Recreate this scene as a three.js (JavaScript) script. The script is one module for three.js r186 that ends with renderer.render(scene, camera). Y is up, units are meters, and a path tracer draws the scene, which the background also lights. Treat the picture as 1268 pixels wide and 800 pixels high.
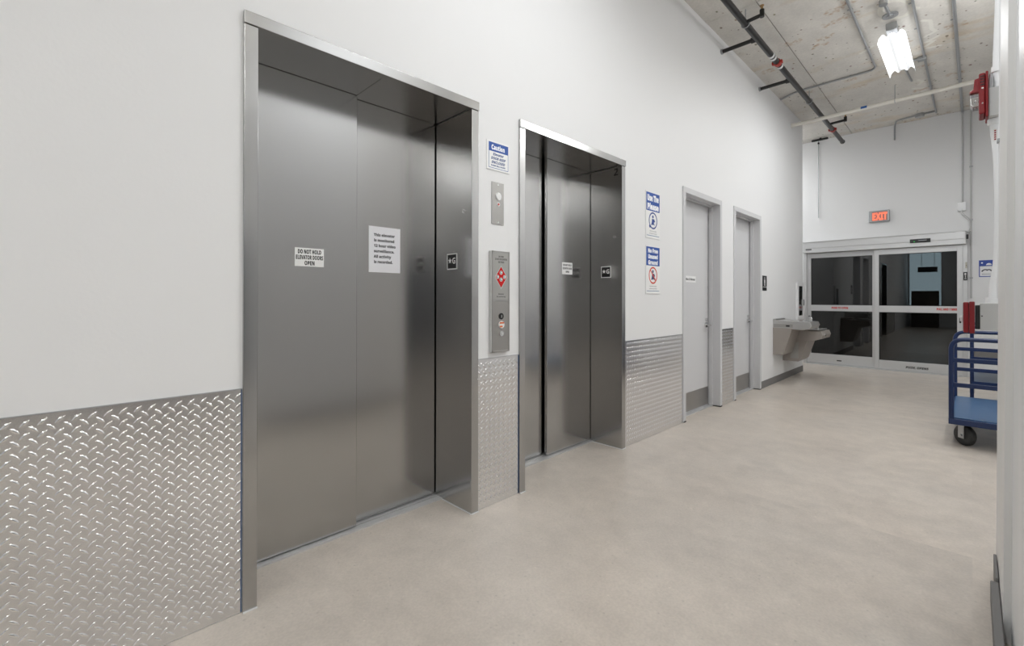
import * as THREE from 'three';
import { RoundedBoxGeometry } from 'three/addons/geometries/RoundedBoxGeometry.js';
import { mergeGeometries, toCreasedNormals } from 'three/addons/utils/BufferGeometryUtils.js';
import { RectAreaLightUniformsLib } from 'three/addons/lights/RectAreaLightUniformsLib.js';
import { FontLoader } from 'three/addons/loaders/FontLoader.js';
import { TextGeometry } from 'three/addons/geometries/TextGeometry.js';
import { ImprovedNoise } from 'three/addons/math/ImprovedNoise.js';

// ---------------------------------------------------------------- camera, sky, exposure
// World axes used below: s runs along the corridor (three's -z), L to the right (x), h up (y).
const scene = new THREE.Scene();
const camera = new THREE.PerspectiveCamera(2 * Math.atan(400 / 564.47) * 180 / Math.PI, 1268 / 800, 0.05, 100);
{
  const yaw = 0.7897, pitch = 0.0031, roll = 0.0012;
  const q = (s, l, h) => new THREE.Vector3(l, h, -s);
  const fwd = q(Math.cos(yaw), -Math.sin(yaw), 0), right = q(Math.sin(yaw), Math.cos(yaw), 0), up = q(0, 0, 1);
  const f2 = fwd.clone().multiplyScalar(Math.cos(pitch)).addScaledVector(up, Math.sin(pitch));
  const u2 = up.clone().multiplyScalar(Math.cos(pitch)).addScaledVector(fwd, -Math.sin(pitch));
  const r3 = right.clone().multiplyScalar(Math.cos(roll)).addScaledVector(u2, Math.sin(roll));
  const u3 = u2.clone().multiplyScalar(Math.cos(roll)).addScaledVector(right, -Math.sin(roll));
  camera.setRotationFromMatrix(new THREE.Matrix4().makeBasis(r3, u3, f2.clone().negate()));
  camera.position.set(0, 1.2, 0);
  camera.setViewOffset(1268, 800, 0, 33, 1268, 800);
}
scene.background = new THREE.Color().setRGB(2.4, 2.9, 3.3);      // overcast daylight outside the window behind the camera
const renderer = new THREE.WebGLRenderer({ antialias: true });
renderer.toneMapping = THREE.LinearToneMapping;
renderer.toneMappingExposure = 0.82;
renderer.shadowMap.enabled = true;
RectAreaLightUniformsLib.init();
const LAMP = 44, UP = 1.15;                                                  // radiance of the fluorescent fittings
const LAMP_COLOR = new THREE.Color().setRGB(0.965, 0.985, 1.0);

// ---------------------------------------------------------------- random, noise, textures
let seed = 7;
const rnd = () => { seed = (seed * 1664525 + 1013904223) >>> 0; return seed / 4294967296; };
const perlin = new ImprovedNoise();
const fbm = (x, y, z, oct = 4) => { let a = 0, k = 1, t = 0; for (let i = 0; i < oct; i++) { a += k * perlin.noise(x, y, z + i * 7.3); t += k; x *= 2.03; y *= 2.03; k *= 0.5; } return a / t; };
function grid(n, m, fn, srgb = false) {                            // fn(i, j) -> [r, g, b] in 0..1
  const d = new Uint8Array(n * m * 4);
  for (let j = 0; j < m; j++) for (let i = 0; i < n; i++) {
    const c = fn(i, j), o = (j * n + i) * 4;
    for (let k = 0; k < 3; k++) d[o + k] = Math.max(0, Math.min(255, Math.round((typeof c === 'number' ? c : c[k]) * 255)));
    d[o + 3] = 255;
  }
  const t = new THREE.DataTexture(d, n, m);
  t.wrapS = t.wrapT = THREE.RepeatWrapping; t.magFilter = THREE.LinearFilter; t.minFilter = THREE.LinearMipmapLinearFilter; t.generateMipmaps = true;
  if (srgb) t.colorSpace = THREE.SRGBColorSpace;
  t.needsUpdate = true;
  return t;
}
function rep(t, metresU, metresV = metresU) { t.repeat.set(1 / metresU, 1 / metresV); return t; }
// streaks of a brushed sheet, running upright
const streak = new Float32Array(512), streak2 = new Float32Array(512);
for (let i = 0; i < 512; i++) { streak[i] = rnd(); streak2[i] = rnd(); }
const brushTex = rep(grid(512, 256, (i, j) => { const v = streak[i] * 0.5 + streak2[(i * 7 + (j >> 5) * 13) & 511] * 0.3 + rnd() * 0.2; return [v, 0.88 + 0.12 * v, v]; }), 0.42, 0.9);
const rollerTex = rep(grid(256, 256, (i, j) => 0.5 + 0.35 * fbm(i / 7, j / 7, 1, 3) + 0.1 * (rnd() - 0.5)), 0.5);
const fineTex = rep(grid(256, 256, () => 0.35 + 0.4 * rnd()), 0.35);
// floor: polished concrete, warm grey with mottling, fine aggregate and a few pale scuffs
const floorCol = (() => {
  const N = 512;
  return rep(grid(N, N, (i, j) => {
    const u = i / N, v = j / N;
    const tile = (f, z) => { const a = fbm(u * f, v * f, z, 5), b = fbm((u - 1) * f, v * f, z, 5), c = fbm(u * f, (v - 1) * f, z, 5); return a * (1 - u) * (1 - v) + b * u + c * v * (1 - u); };
    const m = tile(6, 3.3), n = tile(26, 9.1);
    let g = 0.775 + 0.085 * m + 0.075 * n + 0.045 * (rnd() - 0.5);
    if (rnd() < 0.003) g -= 0.12 * rnd();
    if (rnd() < 0.0010) g += 0.10 * rnd();
    const w = 0.012 * tile(3, 21);
    return [g * 1.0 + w, g * 0.953, g * 0.90 - w];
  }, true), 3.0);
})();
const floorRough = rep(grid(512, 512, (i, j) => { const v = 0.5 + 0.5 * fbm(i / 40, j / 40, 5, 4); return [v, 0.85 + 0.22 * (v - 0.5), v]; }), 3.1);
// ceiling: cast concrete with air holes, rust-brown form stains and white chalk or paint scrawls
const CEIL_S0 = 0, CEIL_L0 = -3, CEIL_W = 12;
const ceilCol = (() => {
  const N = 2048, K = 1024, cv = document.createElement('canvas'), sm = document.createElement('canvas'); cv.width = cv.height = N; sm.width = sm.height = K;
  const c = cv.getContext('2d'), c2 = sm.getContext('2d'), img = c2.createImageData(K, K);
  for (let j = 0; j < K; j++) for (let i = 0; i < K; i++) {
    const x = i / K * 12, y = j / K * 12;
    const m = fbm(x * 0.9, y * 0.5, 4.4, 4), n = fbm(x * 5, y * 3.2, 2.1, 3), st = fbm(x * 1.3, y * 3.0, 11.7, 4);
    let g = 0.85 + 0.075 * m + 0.06 * n + 0.045 * (rnd() - 0.5);
    const rust = Math.max(0, st - 0.16) * 1.6;
    const o = (j * K + i) * 4;
    img.data[o] = 255 * (g * 1.0 - rust * 0.05); img.data[o + 1] = 255 * (g * 0.982 - rust * 0.11); img.data[o + 2] = 255 * (g * 0.95 - rust * 0.19); img.data[o + 3] = 255;
  }
  c2.putImageData(img, 0, 0); c.drawImage(sm, 0, 0, N, N);
  const X = (L) => (L - CEIL_L0) / CEIL_W * N, Y = (s) => N - (s - CEIL_S0) / CEIL_W * N;
  for (let k = 0; k < 1300; k++) {                                 // air holes
    const s = 1 + rnd() * 10.5, L = -2.1 + rnd() * 4.5, r = 0.004 + 0.010 * rnd() * rnd();
    c.fillStyle = `rgba(${70 + 40 * rnd()},${60 + 30 * rnd()},${45 + 25 * rnd()},0.6)`;
    c.beginPath(); c.ellipse(X(L), Y(s), r / 12 * N, r * (1 + rnd()) / 12 * N, 0, 0, 7); c.fill();
  }
  for (let k = 0; k < 46; k++) {                                   // rust streaks with grain
    const s = 2 + rnd() * 8.5, L = -1.9 + rnd() * 2.6;
    for (let i = 0; i < 26; i++) { c.fillStyle = `rgba(150,100,55,${0.06 + 0.16 * rnd()})`; c.beginPath(); c.ellipse(X(L + (rnd() - 0.5) * 0.16), Y(s + (rnd() - 0.5) * 0.1), 1 + 3 * rnd(), 1 + 2 * rnd(), rnd() * 3, 0, 7); c.fill(); }
  }
  const scrawl = (pts, w = 0.035, a = 0.85) => { c.strokeStyle = `rgba(238,236,228,${a})`; c.lineWidth = w / 12 * N; c.lineCap = c.lineJoin = 'round'; c.beginPath(); pts.forEach(([s, L], i) => (i ? c.lineTo(X(L), Y(s)) : c.moveTo(X(L), Y(s)))); c.stroke(); };
  scrawl([[6.36, -0.36], [6.42, -0.30], [6.62, -0.30], [6.72, -0.27], [6.78, -0.36]]);
  scrawl([[6.86, -0.26], [6.93, -0.36], [6.95, -0.29], [7.04, -0.37]]); scrawl([[7.10, -0.36], [7.13, -0.25]]);
  scrawl([[6.70, -0.92], [6.66, -0.84], [6.60, -0.80]]); scrawl([[6.0, -0.42], [6.06, -0.38]], 0.05);
  scrawl([[8.05, -0.50], [8.16, -0.46], [8.26, -0.50]]); scrawl([[8.35, -0.56], [8.42, -0.48]], 0.05);
  c.strokeStyle = 'rgba(235,232,222,0.75)'; c.lineWidth = 0.05 / 12 * N; c.beginPath(); c.ellipse(X(-0.53), Y(5.93), 0.11 / 12 * N, 0.2 / 12 * N, 0.2, 0, 7); c.stroke();
  const t = new THREE.CanvasTexture(cv); t.colorSpace = THREE.SRGBColorSpace; t.wrapS = t.wrapT = THREE.RepeatWrapping;
  return t;
})();
const ceilBump = rep(grid(512, 512, (i, j) => 0.5 + 0.4 * fbm(i / 22, j / 34, 8, 4) + 0.15 * (rnd() - 0.5)), 1.6);

// ---------------------------------------------------------------- materials
const rgb = (r, g = r, b = r) => new THREE.Color().setRGB(r, g, b);
const std = (o) => new THREE.MeshStandardMaterial(o);
const phys = (o) => new THREE.MeshPhysicalMaterial(o);
const M = {
  wall: std({ color: rgb(0.84, 0.84, 0.84), roughness: 0.58, bumpMap: rollerTex, bumpScale: 0.0005 }),
  floor: std({ map: floorCol, roughness: 0.36, roughnessMap: floorRough }),
  ceiling: std({ map: ceilCol, roughness: 0.85, bumpMap: ceilBump, bumpScale: 0.004 }),
  steel: phys({ color: rgb(0.46, 0.457, 0.452), metalness: 1, roughness: 0.20, roughnessMap: brushTex }),
  tread: std({ color: rgb(0.76, 0.76, 0.765), metalness: 1, roughness: 0.3, roughnessMap: fineTex }),
  treadLug: std({ color: rgb(0.86, 0.86, 0.865), metalness: 1, roughness: 0.15 }),
  aluminium: std({ color: rgb(0.66, 0.66, 0.66), metalness: 0.55, roughness: 0.4 }),
  galv: std({ color: rgb(0.42, 0.43, 0.44), metalness: 0.8, roughness: 0.4 }),
  chrome: std({ color: rgb(0.72), metalness: 1, roughness: 0.16 }),
  doorPaint: std({ color: rgb(0.64, 0.64, 0.65), roughness: 0.4 }),
  kick: std({ color: rgb(0.40, 0.39, 0.375), metalness: 0.9, roughness: 0.4 }),
  base: std({ color: rgb(0.20, 0.195, 0.19), roughness: 0.6 }),
  white: std({ color: rgb(0.82), roughness: 0.4 }),
  whitePipe: std({ color: rgb(0.80, 0.77, 0.70), roughness: 0.45 }),
  whitePaint: std({ color: rgb(0.90, 0.905, 0.91), roughness: 0.4 }),
  cream: std({ color: rgb(0.87, 0.86, 0.84), roughness: 0.5 }),
  black: std({ color: rgb(0.012), roughness: 0.4 }),
  blackPipe: std({ color: rgb(0.010, 0.0095, 0.009), roughness: 0.33 }),
  red: std({ color: rgb(0.24, 0.010, 0.014), roughness: 0.3 }),
  redPaint: std({ color: rgb(0.42, 0.03, 0.02), roughness: 0.4 }),
  greyBox: std({ color: rgb(0.55, 0.55, 0.54), roughness: 0.5 }),
  blueTube: std({ color: rgb(0.005, 0.020, 0.085), roughness: 0.3 }),
  blueDeck: std({ color: rgb(0.055, 0.12, 0.235), roughness: 0.35 }),
  rubber: std({ color: rgb(0.025), roughness: 0.65 }),
  lens: phys({ color: rgb(0.9), roughness: 0.08, transmission: 0.85, thickness: 0.01, ior: 1.45 }),
  fountain: std({ color: rgb(0.36, 0.325, 0.295), metalness: 0.35, roughness: 0.42 }),
  fountainTop: std({ color: rgb(0.55, 0.545, 0.535), metalness: 0.9, roughness: 0.3 }),
  glass: phys({ color: rgb(0.15, 0.185, 0.18), roughness: 0, transmission: 1, thickness: 0, ior: 1.75 }),
  clearGlass: phys({ color: rgb(0.92, 0.96, 0.95), roughness: 0, transmission: 1, thickness: 0, ior: 1.5 }),
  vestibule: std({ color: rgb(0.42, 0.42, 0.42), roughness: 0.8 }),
  slate: std({ color: rgb(0.045, 0.06, 0.085), roughness: 0.45 }),
  wood: std({ color: rgb(0.05, 0.042, 0.035), roughness: 0.5 }),
  diffuser: std({ color: rgb(0.9), roughness: 0.5, emissive: LAMP_COLOR, emissiveIntensity: 1.35 }),
  channel: std({ color: rgb(0.45), roughness: 0.5, emissive: LAMP_COLOR, emissiveIntensity: 0.45 }),
  film: std({ color: rgb(0.03, 0.09, 0.22), roughness: 0.4 }),
  caulk: std({ color: rgb(0.72), roughness: 0.7 }),
  yellow: std({ color: rgb(0.5, 0.47, 0.4), roughness: 0.5 }),
};

// ---------------------------------------------------------------- geometry helpers (all take s, L, h in metres)
const P = (s, L, h) => new THREE.Vector3(L, h, -s);
function uvMetres(g) {
  if (!g.attributes.normal) g.computeVertexNormals();
  const p = g.attributes.position, n = g.attributes.normal, uv = new Float32Array(p.count * 2);
  for (let i = 0; i < p.count; i++) {
    const ax = Math.abs(n.getX(i)), ay = Math.abs(n.getY(i)), az = Math.abs(n.getZ(i));
    if (ay >= ax && ay >= az) { uv[2 * i] = p.getX(i); uv[2 * i + 1] = -p.getZ(i); }
    else if (ax >= az) { uv[2 * i] = -p.getZ(i); uv[2 * i + 1] = p.getY(i); }
    else { uv[2 * i] = p.getX(i); uv[2 * i + 1] = p.getY(i); }
  }
  g.setAttribute('uv', new THREE.BufferAttribute(uv, 2));
  return g;
}
const clean = (g) => { const o = g.index ? g.toNonIndexed() : g; for (const k of Object.keys(o.attributes)) if (!['position', 'normal', 'uv'].includes(k)) o.deleteAttribute(k); return o; };
function bx(s0, s1, L0, L1, h0, h1) { const g = new THREE.BoxGeometry(Math.abs(L1 - L0), Math.abs(h1 - h0), Math.abs(s1 - s0)); g.translate((L0 + L1) / 2, (h0 + h1) / 2, -(s0 + s1) / 2); return g; }
function rbx(s0, s1, L0, L1, h0, h1, r = 0.003, seg = 2) { const g = new RoundedBoxGeometry(Math.abs(L1 - L0), Math.abs(h1 - h0), Math.abs(s1 - s0), seg, r); g.translate((L0 + L1) / 2, (h0 + h1) / 2, -(s0 + s1) / 2); return g; }
function bar(a, b, r, seg = 12, r2 = r) {                           // cylinder between two points [s, L, h]
  const A = P(...a), B = P(...b), d = B.clone().sub(A), g = new THREE.CylinderGeometry(r2, r, d.length(), seg);
  g.applyQuaternion(new THREE.Quaternion().setFromUnitVectors(new THREE.Vector3(0, 1, 0), d.clone().normalize()));
  g.translate((A.x + B.x) / 2, (A.y + B.y) / 2, (A.z + B.z) / 2);
  return g;
}
function tube(pts, r, seg = 48, rs = 10, tension = 0.5) { return new THREE.TubeGeometry(new THREE.CatmullRomCurve3(pts.map((p) => P(...p)), false, 'catmullrom', tension), seg, r, rs); }
function bentTube(pts, r, bend = 0.08, rs = 10) {                   // straight runs with rounded bends
  const path = new THREE.CurvePath(), v = pts.map((p) => P(...p));
  let cur = v[0];
  for (let i = 1; i < v.length; i++) {
    if (i === v.length - 1) { path.add(new THREE.LineCurve3(cur, v[i])); break; }
    const d1 = v[i].clone().sub(v[i - 1]).normalize(), d2 = v[i + 1].clone().sub(v[i]).normalize();
    const a = v[i].clone().addScaledVector(d1, -bend), b = v[i].clone().addScaledVector(d2, bend);
    path.add(new THREE.LineCurve3(cur, a)); path.add(new THREE.QuadraticBezierCurve3(a, v[i], b)); cur = b;
  }
  const n = 24 * pts.length, curve = new THREE.CatmullRomCurve3(path.getSpacedPoints(n), false, 'centripetal');
  return new THREE.TubeGeometry(curve, n * 2, r, rs);
}
function ball(s, L, h, r, ws = 16, hs = 10) { const g = new THREE.SphereGeometry(r, ws, hs); g.translate(L, h, -s); return g; }
function prismS(poly, s0, s1, bevel = 0) {                          // polygon of [L, h], swept from s0 to s1
  const sh = new THREE.Shape(poly.map(([a, b]) => new THREE.Vector2(a, b)));
  const g = new THREE.ExtrudeGeometry(sh, { depth: (s1 - s0) - 2 * bevel, bevelEnabled: bevel > 0, bevelThickness: bevel, bevelSize: bevel, bevelOffset: -bevel, bevelSegments: 2 });
  g.translate(0, 0, -s1 + bevel);
  return g;
}
// ---------------------------------------------------------------- things, parts, structure
const used = new Map();
function numbered(n) { const k = used.get(n) ?? 0; used.set(n, k + 1); return k ? `${n}_${String(k).padStart(3, '0')}` : n; }
function shade(o) { o.castShadow = true; o.receiveShadow = true; return o; }
function thing(name, label, category, at = [0, 0, 0], extra = {}) {
  const o = new THREE.Group(); o.name = numbered(name); o.position.copy(P(...at));
  o.userData = { label, category, ...extra }; scene.add(o); return o;
}
function worldBase(parent) { const v = new THREE.Vector3(); for (let o = parent; o && o !== scene; o = o.parent) v.add(o.position); return v; }
function part(name, geoms, material, parent, extra) {
  const list = (Array.isArray(geoms) ? geoms : [geoms]).map(clean);
  let g = list.length > 1 ? mergeGeometries(list) : list[0];
  uvMetres(g);
  const b = worldBase(parent); g.translate(-b.x, -b.y, -b.z);
  const m = shade(new THREE.Mesh(g, material)); m.name = name;
  if (extra) m.userData = extra;
  parent.add(m); return m;
}
function struct(name, label, category, geoms, material, at = [0, 0, 0]) {
  const list = (Array.isArray(geoms) ? geoms : [geoms]).map(clean);
  const g = uvMetres(list.length > 1 ? mergeGeometries(list) : list[0]);
  const b = P(...at); g.translate(-b.x, -b.y, -b.z);
  const m = shade(new THREE.Mesh(g, material)); m.name = name; m.position.copy(b);
  m.userData = { kind: 'structure', label, category }; scene.add(m); return m;
}
const FACE = {                                                      // how a flat print is turned
  left: (g) => g.rotateY(Math.PI / 2),                              // on the elevator wall, looking to +L
  front: (g) => g,                                                  // looking back along the corridor
};
function print(name, parent, face, [s, L, h], w, ht, pxPerM, draw, opts = {}) {
  const cv = document.createElement('canvas'); cv.width = Math.round(w * pxPerM); cv.height = Math.round(ht * pxPerM);
  const c = cv.getContext('2d'); c.textAlign = 'center'; c.textBaseline = 'middle';
  draw(c, cv.width, cv.height);
  const t = new THREE.CanvasTexture(cv); t.colorSpace = THREE.SRGBColorSpace; t.anisotropy = 8;
  const g = FACE[face](new THREE.PlaneGeometry(w, ht)); g.translate(L, h, -s);
  const b = worldBase(parent); g.translate(-b.x, -b.y, -b.z);
  const m = shade(new THREE.Mesh(g, std({ map: t, roughness: 0.45, ...opts }))); m.name = name; parent.add(m); return m;
}
function sign(name, label, category, face, [s, L, h], w, ht, thick, edgeMat, pxPerM, draw, extra) {
  const o = thing(name, label, category, [s, L, h], extra), e = 0.0008;
  if (face === 'left') { part('plate', rbx(s - w / 2, s + w / 2, L, L + thick, h - ht / 2, h + ht / 2, Math.min(thick * 0.45, 0.002)), edgeMat, o); print('printed_face', o, face, [s, L + thick + e, h], w * 0.985, ht * 0.985, pxPerM, draw); }
  else { part('plate', rbx(s - thick, s, L - w / 2, L + w / 2, h - ht / 2, h + ht / 2, Math.min(thick * 0.45, 0.002)), edgeMat, o); print('printed_face', o, face, [s - thick - e, L, h], w * 0.985, ht * 0.985, pxPerM, draw); }
  return o;
}
function fit(c, text, x, y, size, maxW, font = 'sans-serif', weight = 'bold') {
  c.font = `${weight} ${size}px ${font}`; const k = Math.min(1, maxW / c.measureText(text).width);
  c.save(); c.translate(x, y); c.scale(k, 1); c.fillText(text, 0, 0); if (weight !== 'normal') { c.strokeStyle = c.fillStyle; c.lineWidth = size * 0.055; c.lineJoin = 'round'; c.strokeText(text, 0, 0); } c.restore();
}

// ================================================================= ROOM SHELL
const WL = -1.962, CH = 4.092, SE = 8.682, SF = 9.875, BACK = -6.5;
const E1 = [0.4955, 1.669], E2 = [2.0009, 3.2104], D1 = [4.2539, 5.2191], D2 = [5.5865, 6.5594];
const EH = 2.2975, DH = 2.2785, PH = 0.850;

struct('floor', 'polished warm grey concrete floor of the elevator lobby', 'floor', bx(BACK - 0.3, SF + 3.6, -4.2, 4.4, -0.2, 0), M.floor);
{
  const e = 0.02, W0 = -2.52, g = [];
  const col = (s0, s1) => g.push(bx(s0, s1, W0, WL, 0, CH)), lint = (s0, s1, h) => g.push(bx(s0, s1, W0, WL, h, CH));
  col(BACK, E1[0] + e); lint(E1[0] + e, E1[1] - e, EH - e); col(E1[1] - e, E2[0] + e); lint(E2[0] + e, E2[1] - e, EH - e);
  col(E2[1] - e, D1[0] + e); lint(D1[0] + e, D1[1] - e, DH - e); col(D1[1] - e, D2[0] + e); lint(D2[0] + e, D2[1] - e, DH - e); col(D2[1] - e, 8.32);
  g.push(bx(8.32, 8.60, W0, WL, 0, 0.90), bx(8.32, 8.60, W0, WL, 1.41, CH), bx(8.32, 8.60, W0, -2.12, 0.90, 1.41)); col(8.60, SE);
  g.push(bx(0.3, 6.8, -2.62, W0, 0, CH));                            // closes the shafts and rooms behind the doors
  g.push(bx(SE - 0.2, SE, -4.2, W0, 0, CH), bx(SE - 0.2, SF + 0.2, -4.4, -4.2, 0, CH));                         // the wall turns the corner beyond the fountain
  struct('wall_left', 'long white painted wall holding the two elevators and the grey doors', 'wall', g, M.wall);
}
struct('wall_far', 'white wall around the sliding glass doors at the end of the corridor', 'wall',
  [bx(SF, SF + 0.2, -4.2, -2.2, 0, CH), bx(SF, SF + 0.2, -0.085, 4.4, 0, CH), bx(SF, SF + 0.2, -2.2, -0.085, 2.2, CH)], M.wall);
struct('wall_back', 'white wall with a window behind the photographer', 'wall',
  [bx(BACK - 0.2, BACK, -4.2, -1.95, 0, CH), bx(BACK - 0.2, BACK, -0.85, 4.4, 0, CH), bx(BACK - 0.2, BACK, -1.95, -0.85, 3.2, CH), bx(BACK - 0.2, BACK, -1.95, -0.85, 0, 0.7)], M.wall);
struct('wall_right', 'white walls of the right side with the cart bay', 'wall',
  [bx(6.5, SF, 0.52, 0.72, 0, CH), bx(2.8, 6.5, 1.35, 1.55, 0, CH), bx(6.5, 6.7, 0.72, 1.55, 0, CH), bx(BACK, 3.0, 3.4, 3.6, 0, CH), bx(2.8, 3.0, 1.55, 3.6, 0, CH), bx(2.8, 3.0, 0.7, 1.4, 0, CH),
    bx(BACK, -3.2, 0.35, 0.55, 0, CH)], M.wall);
{ // the white wall end right beside the camera, leaning very slightly
  const lean = (g) => { const p = g.attributes.position; for (let i = 0; i < p.count; i++) p.setX(i, p.getX(i) + (p.getY(i)) * 0.0075); g.computeVertexNormals(); return g; };
  struct('wall_pier', 'white wall end standing close beside the fire alarm devices', 'wall', lean(bx(1.2, 2.97, 0.094, 0.7, 0, CH)), M.whitePaint);
  struct('trim_1', 'cream painted casing board on the edge of the white wall end', 'trim', lean(bx(2.34, 2.98, 0.0745, 0.094, 0, CH)), M.cream);
  struct('baseboard_right', 'chipped grey cove base at the foot of the white wall end', 'baseboard', [rbx(1.25, 2.62, 0.05, 0.0735, 0, 0.085, 0.004), rbx(2.62, 2.86, 0.064, 0.0735, 0, 0.1, 0.003)], M.base);
}
struct('baseboard_left', 'dark grey rubber base under the drinking fountain', 'baseboard', rbx(D2[1] + 0.002, SE + 0.004, WL, WL + 0.006, 0, 0.095, 0.002), M.base);

// ceiling: cast slabs with open joints between the form boards
{
  const o = new THREE.Group(); o.name = 'ceiling'; o.userData = { kind: 'structure', label: 'bare board-marked concrete ceiling above the corridor', category: 'ceiling' }; scene.add(o);
  const put = (name, geo, mat = M.ceiling) => {
    const g = clean(geo); if (!g.attributes.normal) g.computeVertexNormals();
    const p = g.attributes.position, uv = new Float32Array(p.count * 2);
    for (let i = 0; i < p.count; i++) { uv[2 * i] = (p.getX(i) - CEIL_L0) / CEIL_W; uv[2 * i + 1] = (-p.getZ(i) - CEIL_S0) / CEIL_W; }
    g.setAttribute('uv', new THREE.BufferAttribute(uv, 2));
    const m = shade(new THREE.Mesh(g, mat)); m.name = name; o.add(m);
  };
  put('slab_backing', bx(BACK - 0.3, SF + 0.25, -4.3, 4.5, CH + 0.02, CH + 0.3));
  const sCuts = [BACK - 0.1, -2.4, 0.0, 2.4, 4.82, 7.235, 9.65, SF + 0.02], lCuts = [-4.2, -1.475, 0.945, 3.365, 4.4], gap = 0.004;
  for (let i = 0; i + 1 < sCuts.length; i++) for (let k = 0; k + 1 < lCuts.length; k++) {
    const dz = ((i * 7 + k * 5) % 3) * 0.0025;
    put('concrete_panel', bx(sCuts[i] + gap, sCuts[i + 1] - gap, lCuts[k] + gap, lCuts[k + 1] - gap, CH - 0.003 + dz, CH + 0.04));
  }
}
// window behind the camera, daylight outside
{
  const w = new THREE.Group(); w.name = 'window_1'; w.userData = { kind: 'structure', label: 'tall window in the wall behind the photographer', category: 'window' }; scene.add(w); w.position.copy(P(BACK, -1.4, 0.7));
  part('window_frame', [bx(BACK - 0.12, BACK - 0.06, -1.95, -1.90, 0.7, 3.2), bx(BACK - 0.12, BACK - 0.06, -0.90, -0.85, 0.7, 3.2), bx(BACK - 0.12, BACK - 0.06, -1.90, -0.90, 0.7, 0.75), bx(BACK - 0.12, BACK - 0.06, -1.90, -0.90, 3.15, 3.2)], M.aluminium, w);
  part('pane', bx(BACK - 0.093, BACK - 0.087, -1.90, -0.90, 0.75, 3.15), M.clearGlass, w);
}
// the dark space beyond the sliding doors
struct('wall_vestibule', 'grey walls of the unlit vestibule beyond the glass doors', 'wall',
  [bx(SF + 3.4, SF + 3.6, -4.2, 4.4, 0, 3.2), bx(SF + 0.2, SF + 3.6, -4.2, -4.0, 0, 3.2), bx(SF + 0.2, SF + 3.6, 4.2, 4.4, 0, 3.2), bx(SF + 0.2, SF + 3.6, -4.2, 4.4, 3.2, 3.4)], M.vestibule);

// ================================================================= ELEVATORS
function elevator(label, [a, b], frontLeft, split) {
  const o = thing('elevator', label, 'elevator', [(a + b) / 2, WL - 0.15, 0], { group: 'brushed steel elevators' });
  const jw = 0.0495, hd = 2.248, bk = -2.345;
  const jamb = (s0, s1) => part('jamb', rbx(s0, s1, bk, WL + 0.012, 0, hd, 0.0025), M.steel, o);
  jamb(a, a + jw); jamb(b - jw, b);
  part('header', rbx(a - 0.001, b + 0.001, WL - 0.03, WL + 0.017, hd + 0.0008, EH, 0.0025), M.steel, o);
  const sc = split;
  part('soffit_panel', bx(a + jw, sc - 0.0015, bk, WL - 0.032, hd + 0.004, hd + 0.02), M.steel, o);
  part('soffit_panel', bx(sc + 0.0015, b - jw, bk, WL - 0.032, hd + 0.004, hd + 0.02), M.steel, o);
  const F = -2.252, R = -2.294, t = 0.026, h0 = 0.014, h1 = hd + 0.003, e = 0.006;
  const s0 = a + jw, s1 = b - jw;
  const lp = frontLeft ? [s0 + 0.002, split + 0.004, F] : [s0 + 0.002, split + 0.05, R];
  const rp = frontLeft ? [split - 0.05, s1 - e, R] : [split, s1 - e, F];
  for (const [x0, x1, L] of [lp, rp]) part('door_panel', rbx(x0, x1, L - t, L, h0, h1, 0.0025), M.steel, o);
  part('sill', [bx(s0, s1, -2.345, -2.312, 0.0005, 0.009), bx(s0, s1, -2.305, -2.270, 0.0005, 0.009), bx(s0, s1, -2.262, -2.222, 0.0005, 0.009)], M.aluminium, o);
  part('shaft_wall', bx(s0 - 0.02, s1 + 0.02, -2.42, -2.40, 0, EH - 0.02), M.greyBox, o);
  // key switch and its collar on the far jamb
  const k = part('key_switch', bar([s1 - 0.004, -2.018, 1.689], [s1 + 0.004, -2.018, 1.689], 0.0125, 20), M.chrome, o);
  part('keyhole', bx(s1 - 0.0052, s1 - 0.0035, -2.020, -2.016, 1.684, 1.694), M.black, k);
  for (const g of [bx(a, a + jw, WL + 0.012, WL + 0.018, 0, 0.004), bx(b - jw, b, WL + 0.012, WL + 0.018, 0, 0.004), bx(s1 - 0.005, s1, bk, WL + 0.012, 0, 0.004)]) part('caulk_line', g, M.caulk, o);
  return o;
}
elevator('brushed steel elevator with a paper notice taped to its door', E1, true, 1.093);
const el2 = elevator('brushed steel elevator numbered 2 beside the grey doors', E2, false, 2.606);
{
  const font = await new FontLoader().loadAsync('fonts/droid/droid_sans_bold.typeface.json');
  const g = new TextGeometry('2', { font, size: 0.058, depth: 0.0015, curveSegments: 6 }); g.translate(-2.028, 2.18, -(E2[1] - 0.0495));
  part('number_two', g, M.black, el2, { label: 'black number 2' });
}

// ================================================================= DIAMOND PLATE WAINSCOT
const lugGeo = (() => {                                              // a pointed, domed lens 29 mm long
  const pos = [], idx = [], n = 8, len = 0.0152, wid = 0.0050, hh = 0.0025, rows = 5;
  for (let i = 0; i <= n; i++) {
    const u = i / n * 2 - 1, w = wid * Math.pow(1 - u * u, 0.85), z = hh * Math.pow(1 - u * u, 0.6);
    for (const [a, b] of [[-1, 0], [-0.55, 0.72], [0, 1], [0.55, 0.72], [1, 0]]) pos.push(u * len, a * w, b * z);
  }
  for (let i = 0; i < n; i++) for (let k = 0; k < rows - 1; k++) { const a = i * rows + k, b = a + 1, c = a + rows, d = c + 1; idx.push(a, c, b, b, c, d); }
  const g = new THREE.BufferGeometry(); g.setAttribute('position', new THREE.Float32BufferAttribute(pos, 3)); g.setIndex(idx); g.computeVertexNormals();
  g.rotateY(Math.PI / 2);                                            // face +L, x -> +s
  return g;
})();
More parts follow.
